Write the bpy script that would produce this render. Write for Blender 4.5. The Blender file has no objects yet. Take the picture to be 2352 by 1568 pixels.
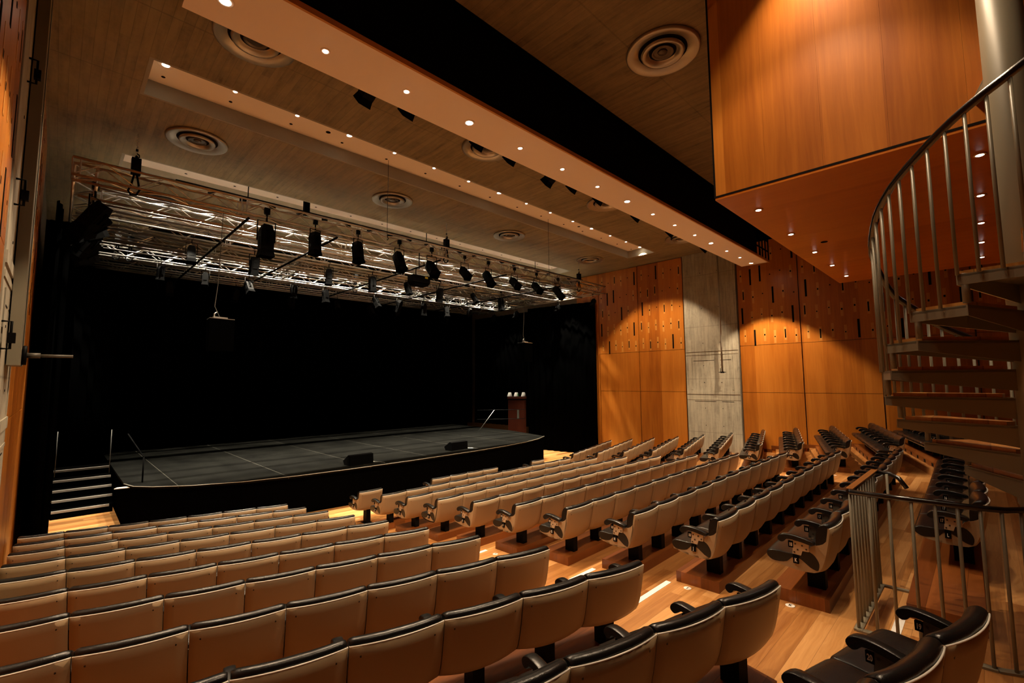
import bpy, bmesh, math, random
from mathutils import Vector, Matrix
random.seed(7)
S = bpy.context.scene
COL = S.collection
PI = math.pi
D2R = math.radians
Z0 = 3.1                      # everything below is laid out relative to the eye point, then lifted by Z0

# ---------------------------------------------------------------- camera
F_PX = 1063.22
yaw, pitch, roll = D2R(44.55), D2R(5.04), D2R(-0.3687)
Fv = Vector((math.sin(yaw)*math.cos(pitch), math.cos(yaw)*math.cos(pitch), math.sin(pitch)))
R0 = Vector((math.cos(yaw), -math.sin(yaw), 0)); U0 = R0.cross(Fv)
Rv = math.cos(roll)*R0 + math.sin(roll)*U0
Uv = -math.sin(roll)*R0 + math.cos(roll)*U0
cd = bpy.data.cameras.new('camera'); cam = bpy.data.objects.new('camera', cd); COL.objects.link(cam)
cam.matrix_world = Matrix(((Rv.x, Uv.x, -Fv.x, 0), (Rv.y, Uv.y, -Fv.y, 0), (Rv.z, Uv.z, -Fv.z, 0), (0, 0, 0, 1)))
cd.sensor_width = 36; cd.lens = 36*F_PX/2352; cd.clip_start = 0.02; cd.clip_end = 200
S.camera = cam

# ---------------------------------------------------------------- world, exposure, lamp strengths
w = bpy.data.worlds.new('world'); S.world = w; w.use_nodes = True
w.node_tree.nodes['Background'].inputs[0].default_value = (1, .7, .45, 1)
w.node_tree.nodes['Background'].inputs[1].default_value = 0.0
vs = S.view_settings
vs.view_transform = 'Standard'; vs.look = 'None'; vs.gamma = 1; vs.use_curve_mapping = False
vs.exposure = 0.5
WARM = (1.0, .74, .48); MID = (1.0, .88, .68)
P_HOUSE, P_BRIDGE, P_SLOT, P_STAGE, P_BOOTH = 42, 170, 175, 1150, 14
EMIT = 40

# ---------------------------------------------------------------- materials
def mat(name):
    m = bpy.data.materials.new(name); m.use_nodes = True
    nt = m.node_tree; b = nt.nodes['Principled BSDF']
    return m, nt, b
def simple(name, c, rough=.5, metal=0, spec=None, coat=0, bump=None):
    m, nt, b = mat(name)
    b.inputs['Base Color'].default_value = (*c, 1); b.inputs['Roughness'].default_value = rough
    b.inputs['Metallic'].default_value = metal
    if spec is not None: b.inputs['Specular IOR Level'].default_value = spec
    if coat: b.inputs['Coat Weight'].default_value = coat; b.inputs['Coat Roughness'].default_value = .2
    if bump:
        n = nt.nodes.new('ShaderNodeTexNoise'); n.inputs['Scale'].default_value = bump[0]; n.inputs['Detail'].default_value = 3
        bp = nt.nodes.new('ShaderNodeBump'); bp.inputs['Strength'].default_value = bump[1]; bp.inputs['Distance'].default_value = .01
        g = nt.nodes.new('ShaderNodeNewGeometry')
        nt.links.new(g.outputs['Position'], n.inputs['Vector'])
        nt.links.new(n.outputs['Fac'], bp.inputs['Height']); nt.links.new(bp.outputs['Normal'], b.inputs['Normal'])
    return m
def N(nt, t, **k):
    n = nt.nodes.new(t)
    for a, v in k.items():
        if a in n.inputs: n.inputs[a].default_value = v
        else: setattr(n, a, v)
    return n
def M(nt, op, a, b=None, c=None):
    n = nt.nodes.new('ShaderNodeMath'); n.operation = op
    for i, v in enumerate((a, b, c)):
        if v is None: continue
        if isinstance(v, (int, float)): n.inputs[i].default_value = v
        else: nt.links.new(v, n.inputs[i])
    return n.outputs[0]
def pos(nt):
    g = nt.nodes.new('ShaderNodeNewGeometry'); s = nt.nodes.new('ShaderNodeSeparateXYZ')
    nt.links.new(g.outputs['Position'], s.inputs[0]); return g.outputs['Position'], s.outputs
def comb(nt, x, y, z):
    c = nt.nodes.new('ShaderNodeCombineXYZ')
    for i, v in enumerate((x, y, z)):
        if isinstance(v, (int, float)): c.inputs[i].default_value = v
        else: nt.links.new(v, c.inputs[i])
    return c.outputs[0]
def ramp(nt, fac, stops):
    r = nt.nodes.new('ShaderNodeValToRGB'); e = r.color_ramp.elements
    e[0].position, e[0].color = stops[0][0], (*stops[0][1], 1)
    e[1].position, e[1].color = stops[-1][0], (*stops[-1][1], 1)
    for p, c in stops[1:-1]:
        x = e.new(p); x.color = (*c, 1)
    nt.links.new(fac, r.inputs[0]); return r.outputs[0]
def mixc(nt, fac, a, b, mode='MIX'):
    n = nt.nodes.new('ShaderNodeMix'); n.data_type = 'RGBA'; n.blend_type = mode
    for i, v in ((0, fac), (6, a), (7, b)):
        if isinstance(v, (int, float)): n.inputs[i].default_value = v
        elif isinstance(v, tuple): n.inputs[i].default_value = (*v, 1)
        else: nt.links.new(v, n.inputs[i])
    return n.outputs[2]
def noise(nt, vec, scale, detail=3, rough=.5):
    n = nt.nodes.new('ShaderNodeTexNoise'); n.inputs['Scale'].default_value = scale
    n.inputs['Detail'].default_value = detail; n.inputs['Roughness'].default_value = rough
    nt.links.new(vec, n.inputs['Vector']); return n.outputs['Fac']
def white(nt, *v):
    n = nt.nodes.new('ShaderNodeTexWhiteNoise'); n.noise_dimensions = '3D'
    nt.links.new(comb(nt, *v), n.inputs['Vector']); return n.outputs['Value']

def concrete(name, along, board, base, mul=1.0, plankl=2.6):
    """board-marked concrete: boards of given width, running along axis index `along`"""
    m, nt, b = mat(name); P, s = pos(nt)
    if along == 1: u, v = s[0], s[1]        # boards run along Y, ceiling
    else: u, v = s[1], s[2]                 # boards run up Z, wall
    bi = M(nt, 'FLOOR', M(nt, 'DIVIDE', u, board))
    off = M(nt, 'MULTIPLY', white(nt, bi, 3.1, 0), plankl)
    pi_ = M(nt, 'FLOOR', M(nt, 'DIVIDE', M(nt, 'ADD', v, off), plankl))
    tone = white(nt, bi, pi_, 1.7)
    fr = M(nt, 'FRACT', M(nt, 'DIVIDE', u, board))
    d = M(nt, 'ABSOLUTE', M(nt, 'SUBTRACT', fr, .5))
    line = M(nt, 'GREATER_THAN', d, .47)
    seam = M(nt, 'GREATER_THAN', M(nt, 'ABSOLUTE', M(nt, 'SUBTRACT', M(nt, 'FRACT', M(nt, 'ADD', M(nt, 'DIVIDE', v, 1.87), .3)), .5)), .494)
    line = M(nt, 'MAXIMUM', line, M(nt, 'MULTIPLY', seam, .9))
    lnk = M(nt, 'MULTIPLY', noise(nt, P, 1.6, 3), 1.6)
    str_ = comb(nt, M(nt, 'MULTIPLY', u, 11), M(nt, 'MULTIPLY', v, 1.3), bi)
    g = noise(nt, str_, 1.0, 4, .6)
    blot = noise(nt, P, .9, 5, .6); fine = noise(nt, P, 14, 4, .6)
    f = M(nt, 'ADD', M(nt, 'MULTIPLY', tone, .10), M(nt, 'MULTIPLY', g, .60))
    f = M(nt, 'ADD', f, M(nt, 'MULTIPLY', blot, .42)); f = M(nt, 'ADD', f, M(nt, 'MULTIPLY', fine, .20)); f = M(nt, 'SUBTRACT', f, .06)
    f = M(nt, 'ADD', M(nt, 'MULTIPLY', M(nt, 'SUBTRACT', f, .52), 1.7), .52)
    c0 = tuple(x*.38*mul for x in base); c1 = tuple(x*mul for x in base); c2 = tuple(min(1, x*1.45*mul) for x in base)
    col = ramp(nt, f, [(.22, c0), (.5, c1), (.85, c2)])
    col = mixc(nt, M(nt, 'MULTIPLY', M(nt, 'MULTIPLY', line, lnk), .42), col, tuple(x*.25 for x in base))
    nt.links.new(col, b.inputs['Base Color']); b.inputs['Roughness'].default_value = .8
    bp = N(nt, 'ShaderNodeBump', Strength=.3, Distance=.008)
    nt.links.new(M(nt, 'SUBTRACT', M(nt, 'ADD', g, tone), line), bp.inputs['Height']); nt.links.new(bp.outputs[0], b.inputs['Normal'])
    return m

def veneer(name, axis, dark, mid, light, sheet=.48, rough=.33, vert=True):
    """cherry veneer with the grain running up (vert) or along X"""
    m, nt, b = mat(name); P, s = pos(nt)
    u = s[axis]; v = s[2] if vert else s[1]
    sh = M(nt, 'FLOOR', M(nt, 'DIVIDE', u, sheet))
    tone = white(nt, sh, 5.3, 2.2)
    wob = noise(nt, comb(nt, M(nt, 'MULTIPLY', u, 1.5), M(nt, 'MULTIPLY', v, .6), sh), 1.5, 3)
    uu = M(nt, 'ADD', u, M(nt, 'MULTIPLY', wob, .10))
    g = noise(nt, comb(nt, M(nt, 'MULTIPLY', uu, 26), M(nt, 'MULTIPLY', v, .9), M(nt, 'MULTIPLY', sh, 7.0)), 1.0, 5, .65)
    g2 = noise(nt, comb(nt, M(nt, 'MULTIPLY', uu, 5), M(nt, 'MULTIPLY', v, .5), M(nt, 'MULTIPLY', sh, 3.0)), 1.0, 3, .5)
    f = M(nt, 'ADD', M(nt, 'MULTIPLY', g, .36), M(nt, 'MULTIPLY', g2, .34))
    f = M(nt, 'ADD', f, M(nt, 'MULTIPLY', tone, .30))
    col = ramp(nt, f, [(.28, dark), (.5, mid), (.74, light)])
    nt.links.new(col, b.inputs['Base Color']); b.inputs['Roughness'].default_value = rough
    b.inputs['Specular IOR Level'].default_value = .4
    return m

def planks(name, dark, mid, light, width=.12, ln=1.3, rough=.32, ang=0.0):
    m, nt, b = mat(name); P, s = pos(nt)
    x = M(nt, 'ADD', M(nt, 'MULTIPLY', s[0], math.cos(ang)), M(nt, 'MULTIPLY', s[1], math.sin(ang)))
    y = M(nt, 'SUBTRACT', M(nt, 'MULTIPLY', s[1], math.cos(ang)), M(nt, 'MULTIPLY', s[0], math.sin(ang)))
    bi = M(nt, 'FLOOR', M(nt, 'DIVIDE', y, width))
    off = M(nt, 'MULTIPLY', white(nt, bi, 1.1, 0), ln)
    li = M(nt, 'FLOOR', M(nt, 'DIVIDE', M(nt, 'ADD', x, off), ln))
    tone = white(nt, bi, li, 4.2)
    wv = noise(nt, comb(nt, M(nt, 'MULTIPLY', x, 2.2), M(nt, 'MULTIPLY', y, 9.0), M(nt, 'ADD', bi, li)), 1.0, 2)
    xw = x; yw = M(nt, 'ADD', y, M(nt, 'MULTIPLY', wv, .09))
    g = noise(nt, comb(nt, M(nt, 'MULTIPLY', xw, 1.6), M(nt, 'MULTIPLY', yw, 34), M(nt, 'ADD', M(nt, 'MULTIPLY', bi, 3.7), M(nt, 'MULTIPLY', li, 1.9))), 1.0, 5, .65)
    g2 = noise(nt, comb(nt, M(nt, 'MULTIPLY', x, .9), M(nt, 'MULTIPLY', y, 9), bi), 1.2, 3, .5)
    f = M(nt, 'ADD', M(nt, 'MULTIPLY', tone, .30), M(nt, 'MULTIPLY', g, .40)); f = M(nt, 'ADD', f, M(nt, 'MULTIPLY', g2, .30))
    col = ramp(nt, f, [(.30, dark), (.5, mid), (.70, light)])
    fr = M(nt, 'ABSOLUTE', M(nt, 'SUBTRACT', M(nt, 'FRACT', M(nt, 'DIVIDE', y, width)), .5))
    col = mixc(nt, M(nt, 'MULTIPLY', M(nt, 'GREATER_THAN', fr, .488), .5), col, tuple(x*.3 for x in dark))
    nt.links.new(col, b.inputs['Base Color']); b.inputs['Roughness'].default_value = rough
    return m

M_ceil = concrete('board_marked_ceiling', 1, .115, (.190, .145, .075), plankl=3.8)
M_ccol = concrete('board_marked_column', 2, .13, (.31, .285, .22))
M_slotc = simple('slot_concrete', (.30, .26, .19), .75, bump=(9, .5))
M_wood = veneer('cherry_veneer', 1, (.28, .076, .007), (.43, .136, .014), (.58, .215, .030))
M_woodb = veneer('cherry_soffit_bounce_lit', 0, (.48, .125, .010), (.60, .17, .014), (.68, .22, .022), sheet=.75, vert=False)  # cherry veneer in a brighter copy, floor bounce light put into its colour
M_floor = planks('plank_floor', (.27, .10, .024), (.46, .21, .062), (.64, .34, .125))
M_plinth = planks('plinth_timber_shaded', (.12, .032, .006), (.18, .052, .010), (.26, .08, .017), width=.21, ln=4)  # brown timber, darkened further to carry the shade under the seats
M_back = simple('plain_plaster', (.10, .07, .045), .8)
M_shell = simple('seat_shell_paint', (.38, .262, .145), .5, bump=(90, .03))
M_rim = simple('shell_rim', (.85, .80, .72), .35)
M_leather = simple('black_leather', (.0075, .0072, .007), .27, spec=.42, bump=(160, .12))
M_blackm = simple('black_metal', (.0035, .0035, .0035), .55, spec=.06)
M_bracket = simple('dark_bracket', (.075, .065, .05), .5)
M_brkend = simple('cream_bracket', (.55, .42, .28), .5)
M_screw = simple('screw_steel', (.05, .045, .04), .35, .6)
M_wh = simple('white_print', (.85, .83, .78), .5)
M_red = simple('white_tape', (.82, .80, .76), .55)
M_black = simple('black_cloth', (.0009, .0009, .0009), 1.0, spec=0.0)
M_skirt = simple('black_skirt', (.0012, .0012, .0012), 1.0, spec=0.0)
M_soffit = simple('cream_paint', (.95, .84, .75), .6)
M_panel = simple('slot_cream', (.95, .86, .76), .6)
M_void = simple('bridge_black', (.0015, .0015, .0015), .9, spec=.05)
M_alu = simple('aluminium', (.62, .60, .56), .3, .9)
M_grey = simple('grey_enamel', (.21, .185, .13), .42)
M_dgrey = simple('dark_enamel', (.10, .05, .03), .45)
M_rail = simple('black_handrail', (.007, .006, .006), .22, coat=.4)
M_wtread = planks('tread_timber', (.25, .09, .02), (.42, .17, .04), (.55, .26, .07), width=.3, ln=3)
M_dif = simple('diffuser_metal', (.42, .38, .31), .34, .75)
M_dif_shaded = simple('diffuser_metal_shaded', (.10, .075, .05), .35, .6)  # darker copy of the diffuser metal, inner shade painted into the colour
M_pipe = simple('pale_pipe_paint', (.38, .36, .30), .45)
M_shade = simple('lamp_shade_cloth', (.38, .37, .34), .8)
M_hole = simple('dark_hole', (.006, .004, .003), .9, spec=.1)
M_frame = simple('slot_frame_wood', (.60, .27, .06), .4)
M_steel = simple('steel_post', (.5, .5, .48), .35, .8)
M_dsteel = simple('dull_steel', (.12, .12, .11), .5, .3)
M_green = simple('green_label', (.02, .25, .08), .6)
M_card = simple('card', (.62, .52, .38), .6)
M_yel = simple('yellow_label', (.7, .6, .05), .6)
M_cab = veneer('red_cabinet', 0, (.020, .0032, .0015), (.032, .0055, .002), (.045, .009, .003), sheet=.4)
def emis(name, c, e):
    m, nt, b = mat(name); b.inputs['Base Color'].default_value = (*c, 1)
    b.inputs['Emission Color'].default_value = (*c, 1); b.inputs['Emission Strength'].default_value = e; return m
M_lamp = emis('lamp_glow', (1, .86, .64), EMIT)
M_lampc = emis('lamp_glow_cool', (1, .93, .82), EMIT*.6)
M_lampb = emis('lamp_glow_booth', (1, .95, .88), EMIT*.5)
M_blue = emis('blue_pilot', (.05, .1, 1), 3)
# stage deck: dark vinyl with seams
def deckm():
    m, nt, b = mat('stage_vinyl'); P, s = pos(nt)
    n = noise(nt, P, 1.3, 5, .6); n2 = noise(nt, P, 30, 2)
    f = M(nt, 'ADD', M(nt, 'MULTIPLY', n, .7), M(nt, 'MULTIPLY', n2, .3))
    col = ramp(nt, f, [(.3, (.0015, .0015, .0013)), (.7, (.0072, .0072, .006))])
    sx = M(nt, 'ABSOLUTE', M(nt, 'SUBTRACT', M(nt, 'FRACT', M(nt, 'DIVIDE', s[0], 2.0)), .5))
    col = mixc(nt, M(nt, 'GREATER_THAN', sx, .4965), col, (.05, .048, .04))
    nt.links.new(col, b.inputs['Base Color']); b.inputs['Roughness'].default_value = .7; b.inputs['Specular IOR Level'].default_value = .03; return m
M_deck = deckm()

# ---------------------------------------------------------------- mesh helpers
class MB:
    def __init__(s): s.bm = bmesh.new()
    def box(s, x0, x1, y0, y1, z0, z1, mi=0):
        v = [s.bm.verts.new(p) for p in ((x0,y0,z0),(x1,y0,z0),(x1,y1,z0),(x0,y1,z0),(x0,y0,z1),(x1,y0,z1),(x1,y1,z1),(x0,y1,z1))]
        for f in ((0,3,2,1),(4,5,6,7),(0,1,5,4),(1,2,6,5),(2,3,7,6),(3,0,4,7)):
            s.bm.faces.new([v[i] for i in f]).material_index = mi
        return s
    def prism(s, pts, z0, z1, mi=0, axis=2):
        """extrude polygon; axis 2: pts (x,y) between z0,z1; axis 0: pts (y,z) between x0,x1; axis 1: pts (x,z)"""
        def q(p, t): return (p[0], p[1], t) if axis == 2 else ((t, p[0], p[1]) if axis == 0 else (p[0], t, p[1]))
        a = [s.bm.verts.new(q(p, z0)) for p in pts]; b = [s.bm.verts.new(q(p, z1)) for p in pts]
        n = len(pts)
        s.bm.faces.new(a[::-1]).material_index = mi; s.bm.faces.new(b).material_index = mi
        for i in range(n): s.bm.faces.new([a[i], a[(i+1)%n], b[(i+1)%n], b[i]]).material_index = mi
        return s
    def tube(s, pts, r, n=8, mi=0, cap=True):
        pts = [Vector(p) for p in pts]; rings = []
        up = None
        for i, p in enumerate(pts):
            t = (pts[min(i+1, len(pts)-1)] - pts[max(i-1, 0)]).normalized()
            if up is None:
                up = Vector((0, 0, 1)) if abs(t.z) < .9 else Vector((1, 0, 0))
            a = t.cross(up).normalized(); b = a.cross(t).normalized(); up = b
            rr = r[i] if isinstance(r, (list, tuple)) else r
            rings.append([s.bm.verts.new(p + rr*(math.cos(2*PI*k/n)*a + math.sin(2*PI*k/n)*b)) for k in range(n)])
        for A, B in zip(rings, rings[1:]):
            for k in range(n):
                f = s.bm.faces.new([A[k], A[(k+1)%n], B[(k+1)%n], B[k]]); f.material_index = mi; f.smooth = n > 5
        if cap:
            s.bm.faces.new(rings[0][::-1]).material_index = mi; s.bm.faces.new(rings[-1]).material_index = mi
        return s
    def lathe(s, prof, n=32, c=(0,0,0), mi=0):
        rings = []
        for r, z in prof:
            rings.append([s.bm.verts.new((c[0]+r*math.cos(2*PI*k/n), c[1]+r*math.sin(2*PI*k/n), c[2]+z)) for k in range(n)])
        for A, B in zip(rings, rings[1:]):
            for k in range(n):
                f = s.bm.faces.new([A[k], A[(k+1)%n], B[(k+1)%n], B[k]]); f.material_index = mi; f.smooth = True
        s.bm.faces.new(rings[0][::-1]).material_index = mi; s.bm.faces.new(rings[-1]).material_index = mi
        return s
    def loft(s, sections, mi=0, closed=True, smooth=True):
        rs = [[s.bm.verts.new(p) for p in sec] for sec in sections]; n = len(rs[0])
        for A, B in zip(rs, rs[1:]):
            for k in range(n if closed else n-1):
                f = s.bm.faces.new([A[k], A[(k+1)%n], B[(k+1)%n], B[k]]); f.material_index = mi; f.smooth = smooth
        if closed:
            s.bm.faces.new(rs[0][::-1]).material_index = mi; s.bm.faces.new(rs[-1]).material_index = mi
        return s
    def mesh(s, name, mats, bevel=0, recalc=True):
        if recalc: bmesh.ops.recalc_face_normals(s.bm, faces=s.bm.faces)
        me = bpy.data.meshes.new(name); s.bm.to_mesh(me); s.bm.free()
        for m in (mats if isinstance(mats, (list, tuple)) else [mats]): me.materials.append(m)
        return me
    def obj(s, name, mats, parent=None, loc=None, rz=0):
        return mk(name, s.mesh(name, mats), parent, loc, rz)
def mk(name, me, parent=None, loc=None, rz=0):
    o = bpy.data.objects.new(name, me); COL.objects.link(o)
    if parent is not None: o.parent = parent
    if loc is not None: o.location = loc
    if rz: o.rotation_euler = (0, 0, rz)
    return o
def tag(o, label, cat, group=None, kind=None):
    if label: o['label'] = label
    if cat: o['category'] = cat
    if group: o['group'] = group
    if kind: o['kind'] = kind
    return o
def thing(name, label, cat, loc=(0,0,0), rz=0, group=None):
    return tag(mk(name, None, None, loc, rz), label, cat, group)
def struct(o, label, cat):
    return tag(o, label, cat, None, 'structure')
ORD = ['zeroth','first','second','third','fourth','fifth','sixth','seventh','eighth','ninth','tenth','eleventh','twelfth','thirteenth','fourteenth','fifteenth','sixteenth']
def dup(root, loc, rz=0, scale=None, skip=()):
    r = root.copy(); COL.objects.link(r); r.location = loc; r.rotation_euler = (0, 0, rz)
    if scale: r.scale = scale
    for ch in list(root.children):
        if ch.name.split('.')[0] in skip: continue
        c = ch.copy(); COL.objects.link(c); c.parent = r
        for g in ch.children:
            d = g.copy(); COL.objects.link(d); d.parent = c
    return r
_tx = {}
def textmesh(t, size, sx=.7, m=None):
    k = (t, size, sx, m.name)
    if k not in _tx:
        cu = bpy.data.curves.new('t', 'FONT'); cu.body = t; cu.size = size; cu.align_x = 'CENTER'; cu.align_y = 'CENTER'
        cu.extrude = size*.01; cu.offset = size*.025
        o = bpy.data.objects.new('t', cu); COL.objects.link(o)
        bpy.context.view_layer.update()
        me = bpy.data.meshes.new_from_object(o)
        for v in me.vertices: v.co.x *= sx
        me.materials.clear(); me.materials.append(m)
        bpy.data.objects.remove(o); bpy.data.curves.remove(cu); me.name = 'printed_text'
        _tx[k] = me
    return _tx[k]

# ---------------------------------------------------------------- measured layout of the seating
yC = [9.582, 8.561, 7.597, 6.629, 5.656, 4.707, 3.758, 2.814, 1.886, .977, .067]
zC = [-2.354, -2.244, -2.122, -1.992, -1.862, -1.731, -1.6, -1.478, -1.353, -1.224, -1.095]
yL = [v*.95 for v in (10.06, 9.064, 8.041, 7.033, 5.993, 4.986, 3.984, 2.975, 1.983, 1.0, .057)]
xL = [3.506*.95 - .0127*i for i in range(11)]
zL = [v*.95 for v in (-2.453, -2.33, -2.203, -2.077, -1.946, -1.826, -1.7, -1.571, -1.442, -1.307, -1.159)]
xR = [12.24, 12.36, 12.36, 12.32, 12.33, 12.30, 12.62, 12.56, 12.60, 12.65, 12.68]
yR = [9.579, 8.70, 7.76, 6.79, 5.857, 4.90, 4.02, 3.078, 2.152, 1.231, .31]
xC = [4.80, 4.78, 4.76, 4.74, 4.72, 4.70, 4.66, 4.66, 4.64, 4.62, 5.80]
tL, tR, tC = D2R(-14.36), D2R(15.7), D2R(1.2)
W = .56
ROWS = 'ABCDEFGHJKL'
TREAD = [-3.05] + [z - .69 for z in zC[1:]]          # floor level under each row
XW0, XW1, YB, YE = -.37, 16.5, -5.0, 20.4            # left wall, right wall, back wall, stage back wall
ZC = 4.65                                            # ceiling
ZF = -3.05

# ---------------------------------------------------------------- floor: terraces
def nosing(yl, yc, yr):
    k = .56
    P = lambda x0, y0, t, x: y0 + (x-x0)*math.tan(t)
    return [(XW0-.2, P(3.33, yl+k/math.cos(tL)*1.0, tL, XW0-.2)), (3.42, P(3.33, yl+k, tL, 3.42)), (4.62, yc+k-.01),
            (10.9, yc+k+.13), (12.2, yr+k-.12), (XW1+.2, P(12.3, yr+k, tR, XW1+.2))]
fl = MB()
fl.box(XW0-.2, XW1+.2, 9.0, YE+.2, ZF-.3, ZF)
for i in range(11):
    n = nosing(yL[i], yC[i], yR[i])
    if i == 0: continue
    fl.prism([(XW0-.2, YB-.2)] + [(XW1+.2, YB-.2)] + n[::-1], ZF-.3, TREAD[i])
n = nosing(-.93, -.88, -.62)
fl.prism([(XW0-.2, YB-.2), (XW1+.2, YB-.2)] + n[::-1], ZF-.3, -1.66)
n0 = nosing(yL[1], yC[1], yR[1])
fl.prism([(XW0-.2, n0[0][1]-.5), (XW1+.2, 9.3), (XW1+.2, 9.5), (XW0-.2, 9.5)], ZF-.3, ZF)
struct(fl.obj('floor', M_floor), 'stepped timber plank floor falling towards the stage', 'floor')

# ---------------------------------------------------------------- ceiling with three light slots and the bridge opening
SL0, SL1 = .70, 15.25
SLOTS = [(.42, 1.60, 5.28), (8.02, 9.20, SL1), (11.86, 13.05, SL1), (15.66, 16.86, SL1)]
OPN = (4.22, 5.42)
ce = MB()
cuts = sorted([(a, b) for a, b, _ in SLOTS] + [OPN])
y = YB-.2
for a, b in cuts:
    ce.box(XW0-.2, XW1+.2, y, a, ZC, ZC+.9); 
    if (a, b) != OPN:
        x1 = [q[2] for q in SLOTS if q[0] == a][0]
        ce.box(XW0-.2, SL0, a, b, ZC, ZC+.9); ce.box(x1, XW1+.2, a, b, ZC, ZC+.9)
    y = b
ce.box(XW0-.2, XW1+.2, y, YE+.2, ZC, ZC+.9)
ceil = struct(ce.obj('ceiling', M_ceil), 'board-marked concrete ceiling with long lit recesses', 'ceiling')
for a, b, x1 in SLOTS:
    q = MB().box(SL0+.002, x1-.002, a+.002, b-.002, ZC+.27, ZC+.34).obj('slot_panel', M_panel, ceil)
    q['label'] = 'cream recessed panel holding the downlights'
    e = .05
    MB().box(SL0, x1, b-e-.001, b-.001, ZC+.002, ZC+.27).box(x1-e, x1-.001, a, b-e, ZC+.002, ZC+.27).box(SL0+.001, SL0+e, a, b-e, ZC+.002, ZC+.27).box(SL0+e, x1-e, a+.001, a+e, ZC+.002, ZC+.27).obj('slot_edge', M_slotc, ceil)
MB().box(XW0-.2, XW1+.2, OPN[0]-.1, OPN[1]+.1, ZC+.91, ZC+1.0).obj('bridge_recess_lid', M_void, ceil)
MB().box(XW0-.2, XW1+.2, OPN[0], OPN[0]+.02, ZC+.01, ZC+.9).box(XW0-.2, XW1+.2, OPN[1]-.02, OPN[1], ZC+.01, ZC+.9).obj('bridge_recess_lining', M_void, ceil)

# ---------------------------------------------------------------- walls
def boxes_slots(mb, x, y0, y1, z0, z1, sgn, flip, mi_hole, mi_fr):
    """acoustic perforation: rows of upright slots; sgn = direction of the room from the wall"""
    rows, cols = 5, 6
    rnd = random.Random(11)
    pat = [2, 0, 1, 3, 0, 1]
    k = 0
    for r in range(rows):
        zc = z1 - .42 - r*.685
        for c in range(cols):
            yy = y0 + (c+.5)*(y1-y0)/cols + (.03 if r % 2 else -.03)
            t = pat[(c*1 + r*2 + (0 if flip else 3) + (c*r) % 2) % 6]
            if t == 3: h, wd, fr = .27, .028, False
            elif t == 2: h, wd, fr = .14, .02, True
            elif t == 1: h, wd, fr = .028, .02, True
            else: h, wd, fr = .018, .018, r > 2
            zz = zc + (.03 if c % 2 else -.05)
            if fr: mb.box(*sorted((x, x+sgn*.0025)), yy-.034, yy+.034, zz-.21, zz+.21, mi_fr)
            mb.box(*sorted((x, x+sgn*.004)), yy-wd, yy+wd, zz-h, zz+h, mi_hole)
WR = MB().box(XW1+.05, XW1+.35, YB-.3, YE+.3, ZF-.3, ZC).obj('wall_right', M_back)
struct(WR, 'right side wall clad in cherry veneer panels with a concrete column', 'wall')
WL = MB().box(XW0-.35, XW0-.05, YB-.3, YE+.3, ZF-.3, ZC).obj('wall_left', M_back)
struct(WL, 'left side wall seen edge-on with veneer panels and concrete column', 'wall')
M_wlight = veneer('pale_inset_veneer', 1, (.42, .17, .03), (.54, .24, .05), (.64, .31, .08))
bays = [(9.56, 11.42), (7.68, 9.54), (3.92, 5.73), (2.0, 3.90), (.08, 1.98), (-1.84, .06), (-3.76, -1.86), (-5.0, -3.78)]
zj1, zj2, zt = 1.172, -.386, ZC-.02
for x0, x1, sgn, par in ((XW1, XW1+.05, -1, WR), (XW0-.05, XW0, 1, WL)):
    xf = x0 if sgn < 0 else x1
    for bi, (a, b) in enumerate(bays):
        g = .006
        zb = min(TREAD[-1], ZF) if b > 9 else ZF
        for z0, z1 in ((zb, zj2-g), (zj2+g, zj1-g), (zj1+g, zt)):
            mb = MB().box(x0, x1, a+g, b-g, z0, z1)
            if z1 == zt: boxes_slots(mb, xf, a, b, z0, z1, sgn, bi % 2, 1, 2)
            mb.obj('wood_panel', [M_wood, M_hole, M_wlight], par)
    mb = MB().box(x0, x1, 11.44, 12.6, ZF, zt).obj('wood_panel', [M_wood], par)
    # concrete column, slightly proud, with formwork bands
    px0, px1 = (XW1-.04, XW1+.04) if sgn < 0 else (XW0-.04, XW0+.008)
    c = MB().box(px0, px1, 5.78, 7.63, ZF, ZC-.001)
    xx = px0 if sgn < 0 else px1
    for z0, z1, d in ((1.05, 1.16, .012), (.93, .99, .008), (-.46, -.34, .012), (-.66, -.62, .006)):
        c.box(*sorted((xx, xx+sgn*d)), 5.785, 7.625, z0, z1)
    for zz0, zz1 in ((.72, .735), (-.72, -.705)):
        for y0, y1 in ((6.0, 6.4), (6.6, 7.35)):
            c.box(*sorted((xx, xx+sgn*.003)), y0, y1, zz0, zz1, 1)
    for y0 in (5.98, 7.40):
        c.box(*sorted((xx, xx+sgn*.01)), y0, y0+.05, -.3, .86)
    for zz in (3.9, 2.6, 1.35, .55, -.05, -.95, -1.55):
        for yy in (6.38, 6.98): c.box(*sorted((xx, xx+sgn*.004)), yy-.012, yy+.012, zz-.012, zz+.012, 1)
    c.obj('concrete_column', [M_ccol, M_hole], par)
bw = MB().box(XW0-.3, XW1+.3, YB-.3, YB, ZF-.3, ZC).obj('wall_back', M_wood)
struct(bw, 'veneered rear wall behind the last row', 'wall')
fw = MB().box(XW0-.3, XW1+.3, YE, YE+.3, ZF-.3, ZC).obj('wall_stage', M_void)
struct(fw, 'dark rear wall behind the black stage curtain', 'wall')
# dark ledges at the foot of the right wall
sk = MB()
for i in range(5, 11):
    a = yR[i]+.9; b = yR[i]+1.85
    sk.box(XW1-.03, XW1, a, b, TREAD[i]-.02, TREAD[i]+.10)
struct(sk.obj('baseboard_right', M_plinth), 'dark timber skirting stepping down the right wall', 'baseboard')

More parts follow.
